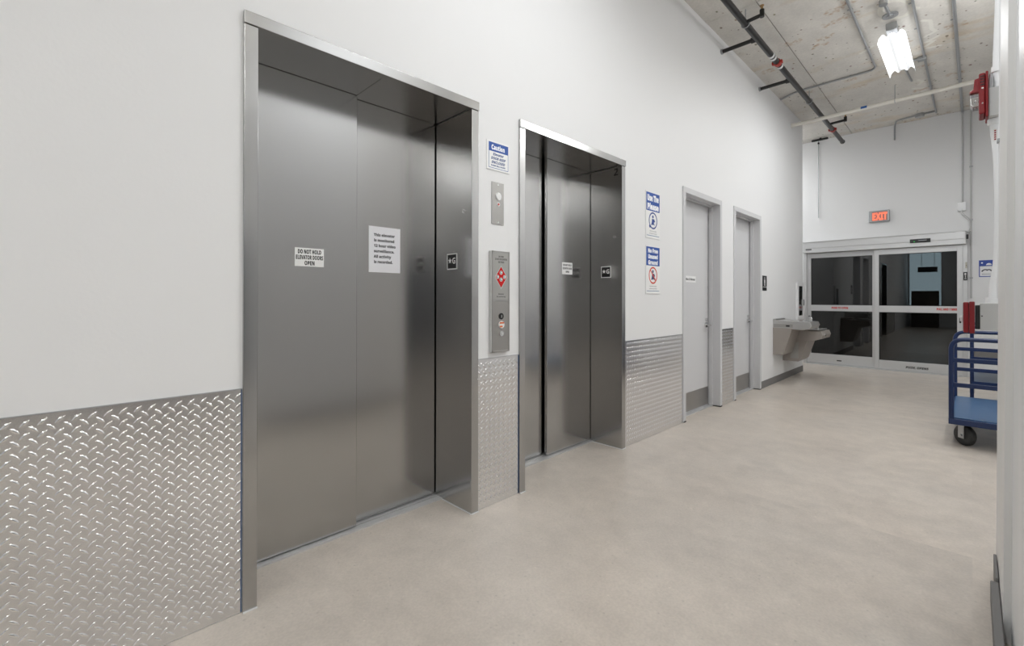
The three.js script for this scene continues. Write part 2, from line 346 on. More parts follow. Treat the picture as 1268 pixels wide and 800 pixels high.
function treadPlate(label, s0, s1, near = false, film = false) {
  const o = thing('diamond_plate_panel', label, 'wall panel', [(s0 + s1) / 2, WL, 0], { group: 'diamond plate wall panels' });
  const f = WL + 0.003, b = worldBase(o);
  part('sheet', bx(s0, s1, WL, f, 0.004, PH), M.tread, o);
  const pitch = 0.037, spots = [];
  for (let i = Math.floor((s0 - 0.2) / pitch); i * pitch < s1; i++) for (let k = -1; k * pitch < PH; k++) for (const odd of [0, 1]) {
    const s = (i + odd * 0.5) * pitch, h = (k + odd * 0.5) * pitch + 0.013;
    if (s < s0 + 0.012 || s > s1 - 0.012 || h < 0.016 || h > PH - 0.010) continue;
    spots.push([s, h, odd]);
  }
  const up = new THREE.Vector3(1, 0, 0), q = [new THREE.Quaternion().setFromAxisAngle(up, 0.76), new THREE.Quaternion().setFromAxisAngle(up, -0.76)];
  let rest = spots;
  if (near) {
    const visible = spots.filter(([s, h]) => { const hv = 0.0; return s > -0.17 && h > hv; }).sort((m, n) => (Math.hypot(m[0], 1.96, 1.2 - m[1]) - Math.hypot(n[0], 1.96, 1.2 - n[1])));
    const chosen = new Set(visible.slice(0, 300));
    for (const [s, h, odd] of chosen) { const m = shade(new THREE.Mesh(lugGeo, M.treadLug)); m.name = 'tread_lug'; m.position.copy(P(s, f, h)).sub(b); m.quaternion.copy(q[odd]); o.add(m); }
    rest = spots.filter((x) => !chosen.has(x));
  }
  const im = new THREE.InstancedMesh(lugGeo, M.treadLug, rest.length), mt = new THREE.Matrix4(), one = new THREE.Vector3(1, 1, 1);
  rest.forEach(([s, h, odd], i) => im.setMatrixAt(i, mt.compose(P(s, f, h).sub(b), q[odd], one)));
  im.name = 'tread_lugs'; im.userData = { kind: 'stuff' }; shade(im); o.add(im);
  if (film) part('film_edge', bx(s1 - 0.0035, s1, f, f + 0.0012, 0.004, PH), M.film, o, { label: 'strip of blue protective film' });
  part('cap_bead', bx(s0, s1, WL, f + 0.002, PH, PH + 0.003), M.galv, o);
  return o;
}
treadPlate('large diamond plate wall panel ending against the first elevator frame', -1.8, E1[0] - 0.002, true, true);
treadPlate('narrow diamond plate panel between the two elevators', E1[1] + 0.002, E2[0] - 0.002, false, true);
treadPlate('wide diamond plate panel between the second elevator and the first grey door', E2[1] + 0.002, D1[0] - 0.002);
treadPlate('slim diamond plate panel between the two grey doors', D1[1] + 0.002, D2[0] - 0.002);

// ================================================================= GREY DOORS
function hollowDoor(n, label, [a, b], plate) {
  const o = new THREE.Group(); o.name = `door_${n}`; o.userData = { kind: 'structure', label, category: 'door' }; scene.add(o); o.position.copy(P((a + b) / 2, WL - 0.1, 0));
  const fw = 0.055, t = DH - fw, LV = -2.082;
  const fr = part('frame', [rbx(a, a + fw, -2.16, WL + 0.012, 0, t, 0.003), rbx(b - fw, b, -2.16, WL + 0.012, 0, t, 0.003), rbx(a, b, -2.16, WL + 0.012, t, DH, 0.003)], M.doorPaint, o);
  part('stop', [bx(b - fw - 0.014, b - fw, -2.066, -2.03, 0, t), bx(a + fw, a + fw + 0.014, -2.066, -2.03, 0, t), bx(a + fw, b - fw, -2.066, -2.03, t - 0.014, t)], M.doorPaint, fr);
  part('shoe', [bx(b - fw, b - 0.004, -2.1, WL + 0.0135, 0, 0.012), bx(a + 0.004, a + fw, -2.1, WL + 0.0135, 0, 0.012)], M.black, fr);
  const leaf = part('leaf', rbx(a + fw + 0.003, b - fw - 0.003, LV - 0.044, LV, 0.012, t - 0.004, 0.002), M.doorPaint, o);
  part('kick_plate', rbx(a + fw + 0.02, b - fw - 0.016, LV, LV + 0.0022, 0.02, 0.215, 0.0008), M.kick, leaf, { label: 'grey steel kick plate' });
  const hs = b - fw - 0.075, hh = 0.90;
  const lever = part('lever_handle', [bar([hs, LV, hh], [hs, LV + 0.012, hh], 0.029, 24), bar([hs, LV + 0.01, hh], [hs, LV + 0.06, hh], 0.0105, 14), bentTube([[hs, LV + 0.04, hh], [hs, LV + 0.062, hh], [hs - 0.12, LV + 0.062, hh - 0.004]], 0.0095, 0.014)], M.chrome, leaf);
  part('lock_cylinder', [bar([hs, LV, hh + 0.06], [hs, LV + 0.016, hh + 0.06], 0.017, 20)], M.chrome, leaf);
  part('threshold', rbx(a + fw, b - fw, -2.15, -2.03, 0, 0.009, 0.003), M.aluminium, o);
  return o;
}
hollowDoor(1, 'light grey steel door with a small white name plate', D1);
hollowDoor(2, 'light grey steel door next to the black restroom plaque', D2);

// ================================================================= SLIDING GLASS DOORS
{
  const o = new THREE.Group(); o.name = 'door_3'; o.userData = { kind: 'structure', label: 'automatic sliding glass doors in aluminium frames under a wide operator box', category: 'door' }; scene.add(o); o.position.copy(P(SF, -1.15, 0));
  const x0 = -2.165, x1 = -0.085;
  const hdr = part('operator_header', [rbx(9.715, SF + 0.02, -2.19, -0.07, 2.025, 2.1005, 0.002), rbx(9.715, SF + 0.02, -2.19, -0.07, 2.1045, 2.215, 0.002), bx(9.728, SF + 0.01, -2.188, -0.072, 2.09, 2.115), rbx(9.70, SF, -2.20, -0.055, 2.215, 2.226, 0.003)], M.aluminium, o);
  part('end_cap', rbx(9.712, SF, -0.07, -0.058, 2.02, 2.212, 0.002), M.greyBox, hdr);
  const sen = part('motion_sensor', rbx(9.700, 9.716, -0.70, -0.455, 2.085, 2.145, 0.004), M.black, hdr);
  part('indicator_light', bx(9.6985, 9.7005, -0.655, -0.640, 2.098, 2.110), std({ color: rgb(0.02, 0.3, 0.05), emissive: rgb(0.05, 0.9, 0.15), emissiveIntensity: 0.5 }), sen);
  part('sensor_window', bx(9.6985, 9.7005, -0.60, -0.50, 2.116, 2.124), M.galv, sen);
  part('jamb', rbx(9.80, SF + 0.1, x0 - 0.035, x0 + 0.012, 0, 2.03, 0.003), M.aluminium, o);
  part('jamb', rbx(9.80, SF + 0.1, x1 - 0.012, x1 + 0.04, 0, 2.03, 0.003), M.aluminium, o);
  part('threshold', rbx(9.76, SF + 0.12, x0, x1, 0, 0.010, 0.003), M.aluminium, o);
  const leaf = (a, b, s, botRail, topH) => {
    const t = 0.045, st = 0.062, p = part('sliding_panel', [
      rbx(s, s + t, a, a + st, 0.014, 2.02, 0.003), rbx(s, s + t, b - st, b, 0.014, 2.02, 0.003),
      rbx(s, s + t, a + st, b - st, 0.014, botRail, 0.003), rbx(s, s + t, a + st, b - st, topH, 2.02, 0.003), rbx(s, s + t, a + st, b - st, 0.968, 1.075, 0.003)], M.aluminium, o);
    for (const [h0, h1] of [[botRail, 0.968], [1.075, topH]]) {
      part('pane', bx(s + 0.020, s + 0.026, a + st, b - st, h0, h1), M.glass, p);
      part('gasket', [bx(s + 0.012, s + 0.034, a + st, a + st + 0.008, h0, h1), bx(s + 0.012, s + 0.034, b - st - 0.008, b - st, h0, h1), bx(s + 0.012, s + 0.034, a + st, b - st, h0, h0 + 0.008), bx(s + 0.012, s + 0.034, a + st, b - st, h1 - 0.008, h1)], M.black, p);
    }
    return p;
  };
  const lp = leaf(x0 + 0.012, -1.135, 9.855, 0.19, 1.935), rp = leaf(-1.162, x1 - 0.012, 9.79, 0.165, 1.93);
  const redText = (txt) => (c, w, h) => { c.fillStyle = '#c9c9c8'; c.fillRect(0, 0, w, h); c.fillStyle = '#d2201c'; fit(c, txt, w / 2, h * 0.54, h * 0.95, w * 0.98); };
  print('red_lettering', lp, 'front', [9.854, -1.655, 1.028], 0.25, 0.046, 1500, redText('PUSH TO OPEN'), { metalness: 0.3, roughness: 0.45 });
  print('red_lettering', rp, 'front', [9.789, -0.275, 1.030], 0.235, 0.048, 1500, redText('PULL AND 1 MAX'), { metalness: 0.3, roughness: 0.45 });
  print('black_lettering', rp, 'front', [9.789, -0.625, 0.078], 0.28, 0.046, 1500, (c, w, h) => { c.fillStyle = '#c9c9c8'; c.fillRect(0, 0, w, h); c.fillStyle = '#1a1a1a'; fit(c, 'PUSH, OPENS', w / 2, h * 0.55, h, w * 0.98, 'sans-serif', 'italic bold'); }, { metalness: 0.3, roughness: 0.45 });
  print('maker_plate', hdr, 'front', [9.7138, -2.10, 2.085], 0.09, 0.024, 2000, (c, w, h) => { c.fillStyle = '#3c3c3c'; c.fillRect(0, 0, w, h); c.fillStyle = '#8d8d8d'; for (let i = 0; i < 4; i++) c.fillRect(w * (0.12 + i * 0.2), h * 0.25, w * 0.12, h * 0.5); });
  part('latch', rbx(9.784, 9.80, -0.135, -0.115, 0.82, 0.90, 0.004), M.black, rp);
  part('floor_label', bx(9.853, 9.856, -1.70, -1.63, 0.075, 0.095), M.black, lp);
}

// ================================================================= THINGS ON THE ELEVATOR WALL
const white = '#f1f1f0', blue = '#1f4fa3';
sign('warning_plate', 'white plastic plate reading DO NOT HOLD ELEVATOR DOORS OPEN', 'sign', 'left', [0.855, -2.252, 1.3935], 0.138, 0.089, 0.0015, M.white, 4200, (c, w, h) => {
  c.fillStyle = white; c.fillRect(0, 0, w, h); c.fillStyle = '#1b1b1b';
  fit(c, 'DO NOT HOLD', w / 2, h * 0.20, h * 0.30, w * 0.82); fit(c, 'ELEVATOR DOORS', w / 2, h * 0.51, h * 0.30, w * 0.95); fit(c, 'OPEN', w / 2, h * 0.82, h * 0.30, w * 0.36);
});
sign('paper_notice', 'white paper notice about video surveillance taped on the steel door', 'notice', 'left', [1.2795, -2.294, 1.464], 0.193, 0.252, 0.0008, M.white, 3200, (c, w, h) => {
  c.fillStyle = '#eeeef2'; c.fillRect(0, 0, w, h); c.fillStyle = '#2c2c2e'; c.textAlign = 'left';
  ['This elevator', 'is monitored', '12 hour video', 'surveillance.', 'All activity', 'is recorded.'].forEach((t, i) => { c.font = `bold ${h * 0.082}px sans-serif`; c.fillText(t, w * 0.15, h * (0.18 + i * 0.119)); c.strokeStyle = '#2c2c2e'; c.lineWidth = h * 0.005; c.strokeText(t, w * 0.15, h * (0.18 + i * 0.119)); });
});
sign('warning_plate', 'small white three line plate on the second elevator door', 'sign', 'left', [2.8465, -2.252, 1.432], 0.13, 0.094, 0.0015, M.white, 3600, (c, w, h) => {
  c.fillStyle = white; c.fillRect(0, 0, w, h); c.fillStyle = '#2a2a2a';
  fit(c, 'DO NOT HOLD', w / 2, h * 0.22, h * 0.23, w * 0.82); fit(c, 'ELEVATOR DOORS', w / 2, h * 0.5, h * 0.23, w * 0.9); fit(c, 'OPEN', w / 2, h * 0.79, h * 0.22, w * 0.34);
});
function floorPlate(label, s, L) {
  sign('floor_marker_plate', label, 'sign', 'front', [s, L, 1.41], 0.094, 0.093, 0.002, M.white, 4200, (c, w, h) => {
    c.fillStyle = '#ececec'; c.fillRect(0, 0, w, h); c.fillStyle = '#101012'; c.fillRect(w * 0.06, h * 0.06, w * 0.88, h * 0.88); c.fillStyle = '#f4f4f4';
    c.beginPath(); for (let i = 0; i < 10; i++) { const r = (i % 2 ? 0.09 : 0.21) * w, a = -Math.PI / 2 + i * Math.PI / 5; c.lineTo(w * 0.30 + r * Math.cos(a), h * 0.45 + r * Math.sin(a)); } c.fill();
    c.font = `bold ${h * 0.52}px sans-serif`; c.fillText('G', w * 0.70, h * 0.46);
  }, { group: 'floor marker plates' });
}
floorPlate('black star and G floor plate on the jamb of the first elevator', 1.6185, -2.126);
floorPlate('black star and G floor plate on the jamb of elevator 2', 3.160, -2.0985);
sign('caution_sign', 'white sign with a blue Caution heading above the call button', 'sign', 'left', [1.826, WL, 2.0285], 0.182, 0.171, 0.003, M.white, 3600, (c, w, h) => {
  c.fillStyle = '#f3f3f2'; c.fillRect(0, 0, w, h); c.strokeStyle = '#3a5fa0'; c.lineWidth = h * 0.018; c.strokeRect(w * 0.09, h * 0.06, w * 0.86, h * 0.87);
  c.fillStyle = blue; c.fillRect(w * 0.09, h * 0.06, w * 0.86, h * 0.30); c.fillStyle = '#fff'; fit(c, 'Caution', w * 0.5, h * 0.215, h * 0.22, w * 0.6);
  c.fillStyle = '#2d4a86'; ['Elevator', 'DOOR KEEP', 'ENCLOSED'].forEach((t, i) => fit(c, t, w * 0.5, h * (0.45 + i * 0.14), h * 0.125, w * 0.72, 'sans-serif', 'italic bold')); fit(c, 'ALARM WILL SOUND', w * 0.5, h * 0.845, h * 0.07, w * 0.8);
});
{ // hall lantern / indicator plate
  const s0 = 1.775, s1 = 1.872, h0 = 1.629, h1 = 1.876, f = WL + 0.004;
  const o = thing('call_plate', 'slim steel plate with one round white lamp under the Caution sign', 'call plate', [(s0 + s1) / 2, WL, h0]);
  part('plate', rbx(s0, s1, WL, f, h0, h1, 0.0015), M.kick, o);
  const c = (s0 + s1) / 2 + 0.003;
  const l = part('lamp_ring', bar([c, f, 1.795], [c, f + 0.004, 1.795], 0.023, 28), M.chrome, o);
  part('lamp_lens', bar([c, f + 0.004, 1.795], [c, f + 0.0065, 1.795], 0.019, 28), M.white, l);
  const k = part('small_lamp', bar([c, f, 1.748], [c, f + 0.003, 1.748], 0.011, 20), M.chrome, o);
  part('small_lens', bar([c, f + 0.003, 1.748], [c, f + 0.0045, 1.748], 0.007, 16), M.redPaint, k);
  for (const h of [h0 + 0.014, h1 - 0.014]) part('screw', bar([c, f, h], [c, f + 0.0015, h], 0.0045, 12), M.chrome, o);
}
{ // tall call station
  const s0 = 1.756, s1 = 1.902, h0 = 0.884, h1 = 1.472, f = WL + 0.022;
  const o = thing('call_station', 'tall steel call station with a red diamond and three round buttons', 'call station', [(s0 + s1) / 2, WL, h0]);
  part('back_box', rbx(s0, s1, WL, f - 0.002, h0, h1, 0.003), M.greyBox, o);
  part('border', [rbx(s0 + 0.006, s1, f - 0.004, f + 0.002, h0, h0 + 0.008, 0.001), rbx(s0 + 0.006, s1, f - 0.004, f + 0.002, h1 - 0.008, h1, 0.001), rbx(s0 + 0.006, s0 + 0.016, f - 0.004, f + 0.002, h0, h1, 0.001), rbx(s1 - 0.008, s1, f - 0.004, f + 0.002, h0, h1, 0.001)], M.kick, o);
  part('button_plate', bx(s0 + 0.016, s1 - 0.008, f - 0.004, f, h0 + 0.008, 1.180), M.kick, o);
  const c = (s0 + 0.016 + s1 - 0.008) / 2;
  part('upper_plate', bx(s0 + 0.016, s1 - 0.008, f - 0.004, f, 1.182, h1 - 0.008), M.galv, o);
  print('printed_face', o, 'left', [c, f + 0.0008, 1.323], s1 - s0 - 0.026, 0.278, 3200, (g, w, h) => {
    g.fillStyle = '#a9a8a5'; g.fillRect(0, 0, w, h); g.fillStyle = '#5a5a58';
    fit(g, 'IN FIRE', w / 2, h * 0.08, h * 0.045, w * 0.34); fit(g, 'DO NOT USE ELEVATORS', w / 2, h * 0.135, h * 0.05, w * 0.8); fit(g, 'USE STAIRS', w / 2, h * 0.195, h * 0.05, w * 0.4);
    g.fillStyle = '#c3e2dc'; const dia = (k) => { g.beginPath(); g.moveTo(w / 2, h * (0.51 - 0.235 * k)); g.lineTo(w * (0.5 + 0.40 * k), h * 0.51); g.lineTo(w / 2, h * (0.51 + 0.235 * k)); g.lineTo(w * (0.5 - 0.40 * k), h * 0.51); g.fill(); };
    dia(1.04); g.fillStyle = '#cf1717'; dia(0.96);
    for (const [x, y] of [[0.5, 0.415], [0.27, 0.505], [0.73, 0.505], [0.5, 0.56]]) { g.fillStyle = '#d9ece9'; g.beginPath(); g.arc(w * x, h * y, w * 0.095, 0, 7); g.fill(); g.strokeStyle = '#3c4f5c'; g.lineWidth = w * 0.03; g.beginPath(); g.arc(w * x, h * y, w * 0.05, 0.6, 5.2); g.stroke(); }
    g.fillStyle = '#666'; fit(g, 'Elevator', w / 2, h * 0.865, h * 0.04, w * 0.4); fit(g, 'fire service key', w / 2, h * 0.92, h * 0.04, w * 0.6);
  }, { metalness: 0.4, roughness: 0.4 });
  const key = part('key_ring', bar([c, f, 1.092], [c, f + 0.004, 1.092], 0.0185, 24), M.black, o);
  part('key_slot', bx(c - 0.002, c + 0.002, f + 0.004, f + 0.006, 1.084, 1.1), M.chrome, key);
  const b1 = part('call_button', bar([c, f, 1.043], [c, f + 0.008, 1.043], 0.021, 28), M.white, o);
  part('orange_band', [bx(c - 0.017, c + 0.017, f + 0.008, f + 0.009, 1.049, 1.058), bx(c - 0.017, c + 0.005, f + 0.008, f + 0.009, 1.028, 1.037)], std({ color: rgb(0.75, 0.16, 0.03), roughness: 0.4 }), b1);
  const b2 = part('call_button', bar([c, f, 0.992], [c, f + 0.007, 0.992], 0.016, 24), M.chrome, o);
  part('button_face', bar([c, f + 0.007, 0.992], [c, f + 0.0085, 0.992], 0.009, 20), M.greyBox, b2);
}
function infoSign(label, h0, h1, lines, ring, man) {
  const s0 = 3.546, s1 = 3.80;
  sign('information_sign', label, 'sign', 'left', [(s0 + s1) / 2, WL, (h0 + h1) / 2], s1 - s0, h1 - h0, 0.004, M.white, 2400, (c, w, h) => {
    c.fillStyle = '#f2f2f1'; c.fillRect(0, 0, w, h); c.fillStyle = blue; c.fillRect(w * 0.03, h * 0.015, w * 0.94, h * 0.395);
    c.fillStyle = '#fff'; lines.forEach((t, i) => fit(c, t, w / 2, h * (0.03 + 0.37 * (i + 0.55) / lines.length), h * 0.30 / lines.length * 1.15, w * 0.8, 'sans-serif', '900'));
    const cx = w / 2, cy = h * 0.615, r = w * 0.27;
    c.lineWidth = w * 0.05; c.strokeStyle = ring; c.beginPath(); c.arc(cx, cy, r, 0, 7); c.stroke();
    c.fillStyle = man; c.beginPath(); c.arc(cx - r * 0.05, cy - r * 0.5, r * 0.2, 0, 7); c.fill();
    c.beginPath(); c.moveTo(cx - r * 0.3, cy - r * 0.22); c.lineTo(cx + r * 0.28, cy - r * 0.22); c.lineTo(cx + r * 0.55, cy + r * 0.1); c.lineTo(cx + r * 0.18, cy + r * 0.22); c.lineTo(cx + r * 0.45, cy + r * 0.62); c.lineTo(cx + r * 0.1, cy + r * 0.5); c.lineTo(cx - r * 0.5, cy + r * 0.6); c.lineTo(cx - r * 0.3, cy + r * 0.1); c.fill();
    if (ring !== '#24418c') { c.strokeStyle = ring; c.beginPath(); c.moveTo(cx - r * 0.7, cy - r * 0.7); c.lineTo(cx + r * 0.7, cy + r * 0.7); c.stroke(); }
    else { c.fillStyle = '#24418c'; c.beginPath(); c.arc(cx - r * 0.8, cy + r * 0.75, r * 0.22, 0, 7); c.fill(); }
    c.fillStyle = '#4d4d55'; fit(c, 'Hold onto handrail', w / 2, h * 0.845, h * 0.035, w * 0.7, 'sans-serif', 'normal'); fit(c, 'and watch your step', w / 2, h * 0.895, h * 0.035, w * 0.8, 'sans-serif', 'normal');
    c.fillStyle = '#6b7fa8'; c.fillRect(w * 0.06, h * 0.94, w * 0.88, h * 0.012);
  }, { group: 'blue headed information signs' });
}
infoSign('blue and white sign with a dark blue ringed figure', 1.716, 2.122, ['Use The', 'Please'], '#24418c', '#24418c');
infoSign('blue and white sign with a red prohibition ring', 1.235, 1.652, ['No Free', 'Unused', 'Ground'], '#d23a1e', '#2c3c66');
sign('door_name_plate', 'small white name plate on the first grey door', 'sign', 'left', [4.70, -2.082, 1.398], 0.265, 0.066, 0.002, M.white, 1800, (c, w, h) => { c.fillStyle = '#f0f0f0'; c.fillRect(0, 0, w, h); c.fillStyle = '#444'; fit(c, 'Men & Women', w / 2, h * 0.53, h * 0.5, w * 0.85); });
sign('restroom_plaque', 'black restroom plaque with a white figure beside the second grey door', 'sign', 'left', [6.72, WL, 1.40], 0.17, 0.20, 0.004, M.black, 2000, (c, w, h) => {
  c.fillStyle = '#18191c'; c.fillRect(0, 0, w, h); c.fillStyle = '#eee'; c.beginPath(); c.arc(w * 0.5, h * 0.16, h * 0.07, 0, 7); c.fill(); c.fillRect(w * 0.36, h * 0.25, w * 0.28, h * 0.24); c.fillRect(w * 0.39, h * 0.48, w * 0.09, h * 0.20); c.fillRect(w * 0.52, h * 0.48, w * 0.09, h * 0.20); c.fillRect(0, h * 0.74, w, h * 0.035);
});

// ================================================================= DRINKING FOUNTAIN
{
  const o = thing('drinking_fountain', 'two level taupe and steel drinking fountain on the white wall', 'drinking fountain', [7.55, WL, 0.28]);
  const n0 = 7.09, n1 = 7.56, f0 = 7.56, f1 = 8.04;
  part('upper_body', prismS([[WL, 0.415], [-1.835, 0.415], [-1.725, 0.785], [WL, 0.785]], n0, n1, 0.004), M.fountain, o);
  const ub = part('upper_basin', prismS([[WL, 0.785], [-1.60, 0.765], [-1.52, 0.785], [-1.495, 0.83], [-1.515, 0.875], [WL, 0.89]], n0 + 0.004, n1, 0.008), M.fountainTop, o);
  part('control_strip', bx(n0 - 0.0015, n0 + 0.004, -1.95, -1.72, 0.795, 0.84), M.kick, ub);
  part('push_bar', [bx(n0 - 0.004, n0 - 0.001, -1.80, -1.755, 0.807, 0.828)], M.black, ub);
  part('drain_dish', bar([7.33, -1.70, 0.872], [7.33, -1.70, 0.8835], 0.12, 28), M.chrome, ub);
  part('bubbler', [bar([7.42, -1.575, 0.87], [7.42, -1.575, 0.915], 0.016, 16), ball(7.42, -1.575, 0.918, 0.018), bentTube([[7.42, -1.575, 0.915], [7.42, -1.575, 0.945], [7.38, -1.59, 0.95]], 0.009, 0.015)], M.chrome, ub);
  part('back_rail', rbx(n0 + 0.01, n1, WL, WL + 0.035, 0.885, 0.91, 0.006), M.fountainTop, ub);
  const lb = part('lower_body', prismS([[WL, 0.285], [-1.765, 0.285], [-1.735, 0.315], [-1.645, 0.60], [WL, 0.62]], f0, f1, 0.004), M.fountain, o);
  part('side_vent_panel', rbx(f0 - 0.003, f0 + 0.002, -1.86, -1.76, 0.33, 0.56, 0.001), M.kick, lb);
  part('linking_panel', prismS([[WL, 0.415], [-1.86, 0.415], [-1.76, 0.785], [WL, 0.785]], f0, f1 - 0.06, 0.004), M.fountain, o);
  const bb = part('lower_basin', prismS([[-1.90, 0.605], [-1.56, 0.600], [-1.47, 0.63], [-1.455, 0.68], [-1.475, 0.735], [-1.90, 0.75]], f0 - 0.05, f1, 0.008), M.fountain, o);
  part('basin_top', rbx(f0 - 0.03, f1 - 0.02, -1.86, -1.50, 0.748, 0.757, 0.003), M.fountainTop, bb);
  part('drain_dish', bar([7.80, -1.65, 0.756], [7.80, -1.65, 0.760], 0.12, 28), M.chrome, bb);
  part('bubbler', [bar([7.60, -1.535, 0.75], [7.60, -1.535, 0.79], 0.015, 16), ball(7.60, -1.535, 0.795, 0.017), bentTube([[7.60, -1.535, 0.79], [7.60, -1.535, 0.82], [7.63, -1.555, 0.826]], 0.009, 0.014)], M.chrome, bb);
  part('front_button', bar([7.66, -1.458, 0.68], [7.66, -1.448, 0.68], 0.018, 20), M.chrome, bb);
}
// fire extinguisher cabinet near the end of the wall
{
  const o = thing('extinguisher_cabinet', 'white framed glass extinguisher cabinet on the wall above the fountain', 'cabinet', [8.46, WL, 0.86]);
  part('tub', [bx(8.325, 8.33, -2.118, WL, 0.90, 1.41), bx(8.59, 8.595, -2.118, WL, 0.90, 1.41), bx(8.33, 8.59, -2.118, WL, 0.90, 0.905), bx(8.33, 8.59, -2.118, WL, 1.405, 1.41), bx(8.33, 8.59, -2.119, -2.114, 0.905, 1.405)], M.white, o);
  const d = part('frame', [rbx(8.275, 8.345, WL, -1.934, 0.86, 1.452, 0.003), rbx(8.575, 8.645, WL, -1.934, 0.86, 1.452, 0.003), rbx(8.345, 8.575, WL, -1.934, 0.86, 0.92, 0.003), rbx(8.345, 8.575, WL, -1.934, 1.392, 1.452, 0.003)], M.white, o);
  part('pane', bx(8.345, 8.575, -1.943, -1.938, 0.92, 1.392), M.glass, d);
  part('pull_handle', rbx(8.58, 8.60, -1.934, -1.915, 1.08, 1.18, 0.004), M.chrome, d);
  const e = thing('fire_extinguisher', 'red fire extinguisher inside the glass cabinet', 'extinguisher', [8.46, -2.04, 0.906]);
  part('cylinder', [bar([8.46, -2.04, 0.907], [8.46, -2.04, 1.20], 0.055, 24), (() => { const g = new THREE.SphereGeometry(0.055, 24, 12, 0, Math.PI * 2, 0, Math.PI / 2); g.translate(-2.04, 1.20, -8.46); return g; })()], M.red, e);
  part('valve', [bar([8.46, -2.04, 1.24], [8.46, -2.04, 1.29], 0.018, 14), rbx(8.42, 8.50, -2.05, -2.03, 1.29, 1.305, 0.003)], M.black, e);
  part('hose', tube([[8.48, -2.04, 1.27], [8.53, -2.02, 1.22], [8.53, -2.01, 1.08], [8.52, -2.01, 0.98]], 0.009, 32), M.rubber, e);
}

// ================================================================= THINGS ON THE FAR WALL
{
  const o = thing('exit_sign', 'lit orange EXIT sign above the sliding glass doors', 'exit sign', [SF, -1.10, 2.52]);
  part('housing', rbx(SF - 0.05, SF, -1.243, -0.962, 2.49, 2.685, 0.016, 4), M.galv, o);
  print('lit_letters', o, 'front', [SF - 0.0508, -1.095, 2.587], 0.205, 0.150, 1800, (c, w, h) => { c.fillStyle = '#9c7a72'; c.fillRect(0, 0, w, h); const g = c; g.fillStyle = '#ff6a4a'; fit(g, 'EXIT', w / 2, h * 0.54, h * 1.12, w * 0.98, 'sans-serif', 'bold'); });
  const cv = document.createElement('canvas'); cv.width = 410; cv.height = 300; const c = cv.getContext('2d'); c.fillStyle = '#3a0c06'; c.fillRect(0, 0, 410, 300); c.textAlign = 'center'; c.textBaseline = 'middle'; c.fillStyle = '#ff8a6a'; fit(c, 'EXIT', 205, 160, 330, 400);
  const t = new THREE.CanvasTexture(cv); t.colorSpace = THREE.SRGBColorSpace;
  const f = o.children[1]; f.material.emissive = rgb(1); f.material.emissiveMap = t; f.material.emissiveIntensity = 0.85;
}
sign('blue_notice', 'small blue and white picture notice on the wall beside the doors', 'sign', 'front', [SF, 0.151, 1.648], 0.152, 0.255, 0.004, M.white, 1800, (c, w, h) => {
  c.fillStyle = '#eeeef0'; c.fillRect(0, 0, w, h); c.fillStyle = '#2a48a0'; c.fillRect(0, 0, w, h * 0.36); c.fillRect(0, 0, w * 0.07, h); c.fillRect(0, h * 0.95, w, h * 0.05);
  c.fillStyle = '#fff'; c.beginPath(); c.arc(w * 0.7, h * 0.3, w * 0.2, Math.PI, 0); c.fill(); c.beginPath(); c.arc(w * 0.22, h * 0.16, w * 0.07, 0, 7); c.fill();
  c.strokeStyle = '#1c1f2b'; c.lineWidth = w * 0.1; c.beginPath(); c.moveTo(w * 0.2, h * 0.68); c.quadraticCurveTo(w * 0.4, h * 0.5, w * 0.58, h * 0.6); c.quadraticCurveTo(w * 0.75, h * 0.52, w * 0.9, h * 0.66); c.stroke(); c.fillStyle = '#333'; c.fillRect(w * 0.2, h * 0.82, w * 0.6, h * 0.02);
});
{
  const o = thing('door_switch', 'small black and white door switch on the jamb of the sliding doors', 'switch', [9.80, -0.066, 1.47]);
  part('plate', rbx(9.79, 9.80, -0.090, -0.046, 1.475, 1.60, 0.003), M.black, o);
  part('symbol', [bx(9.7885, 9.7902, -0.078, -0.060, 1.555, 1.585), bx(9.7885, 9.7902, -0.078, -0.058, 1.495, 1.505), bx(9.7885, 9.7902, -0.072, -0.064, 1.515, 1.55)], M.white, o);
  const k = thing('key_switch_box', 'small cream key switch above the black door switch', 'switch', [9.80, -0.06, 1.70]);
  part('body', rbx(9.785, 9.80, -0.068, -0.048, 1.66, 1.75, 0.003), M.yellow, k);
  part('key_slot', bx(9.7835, 9.7855, -0.060, -0.056, 1.69, 1.71), M.black, k);
}
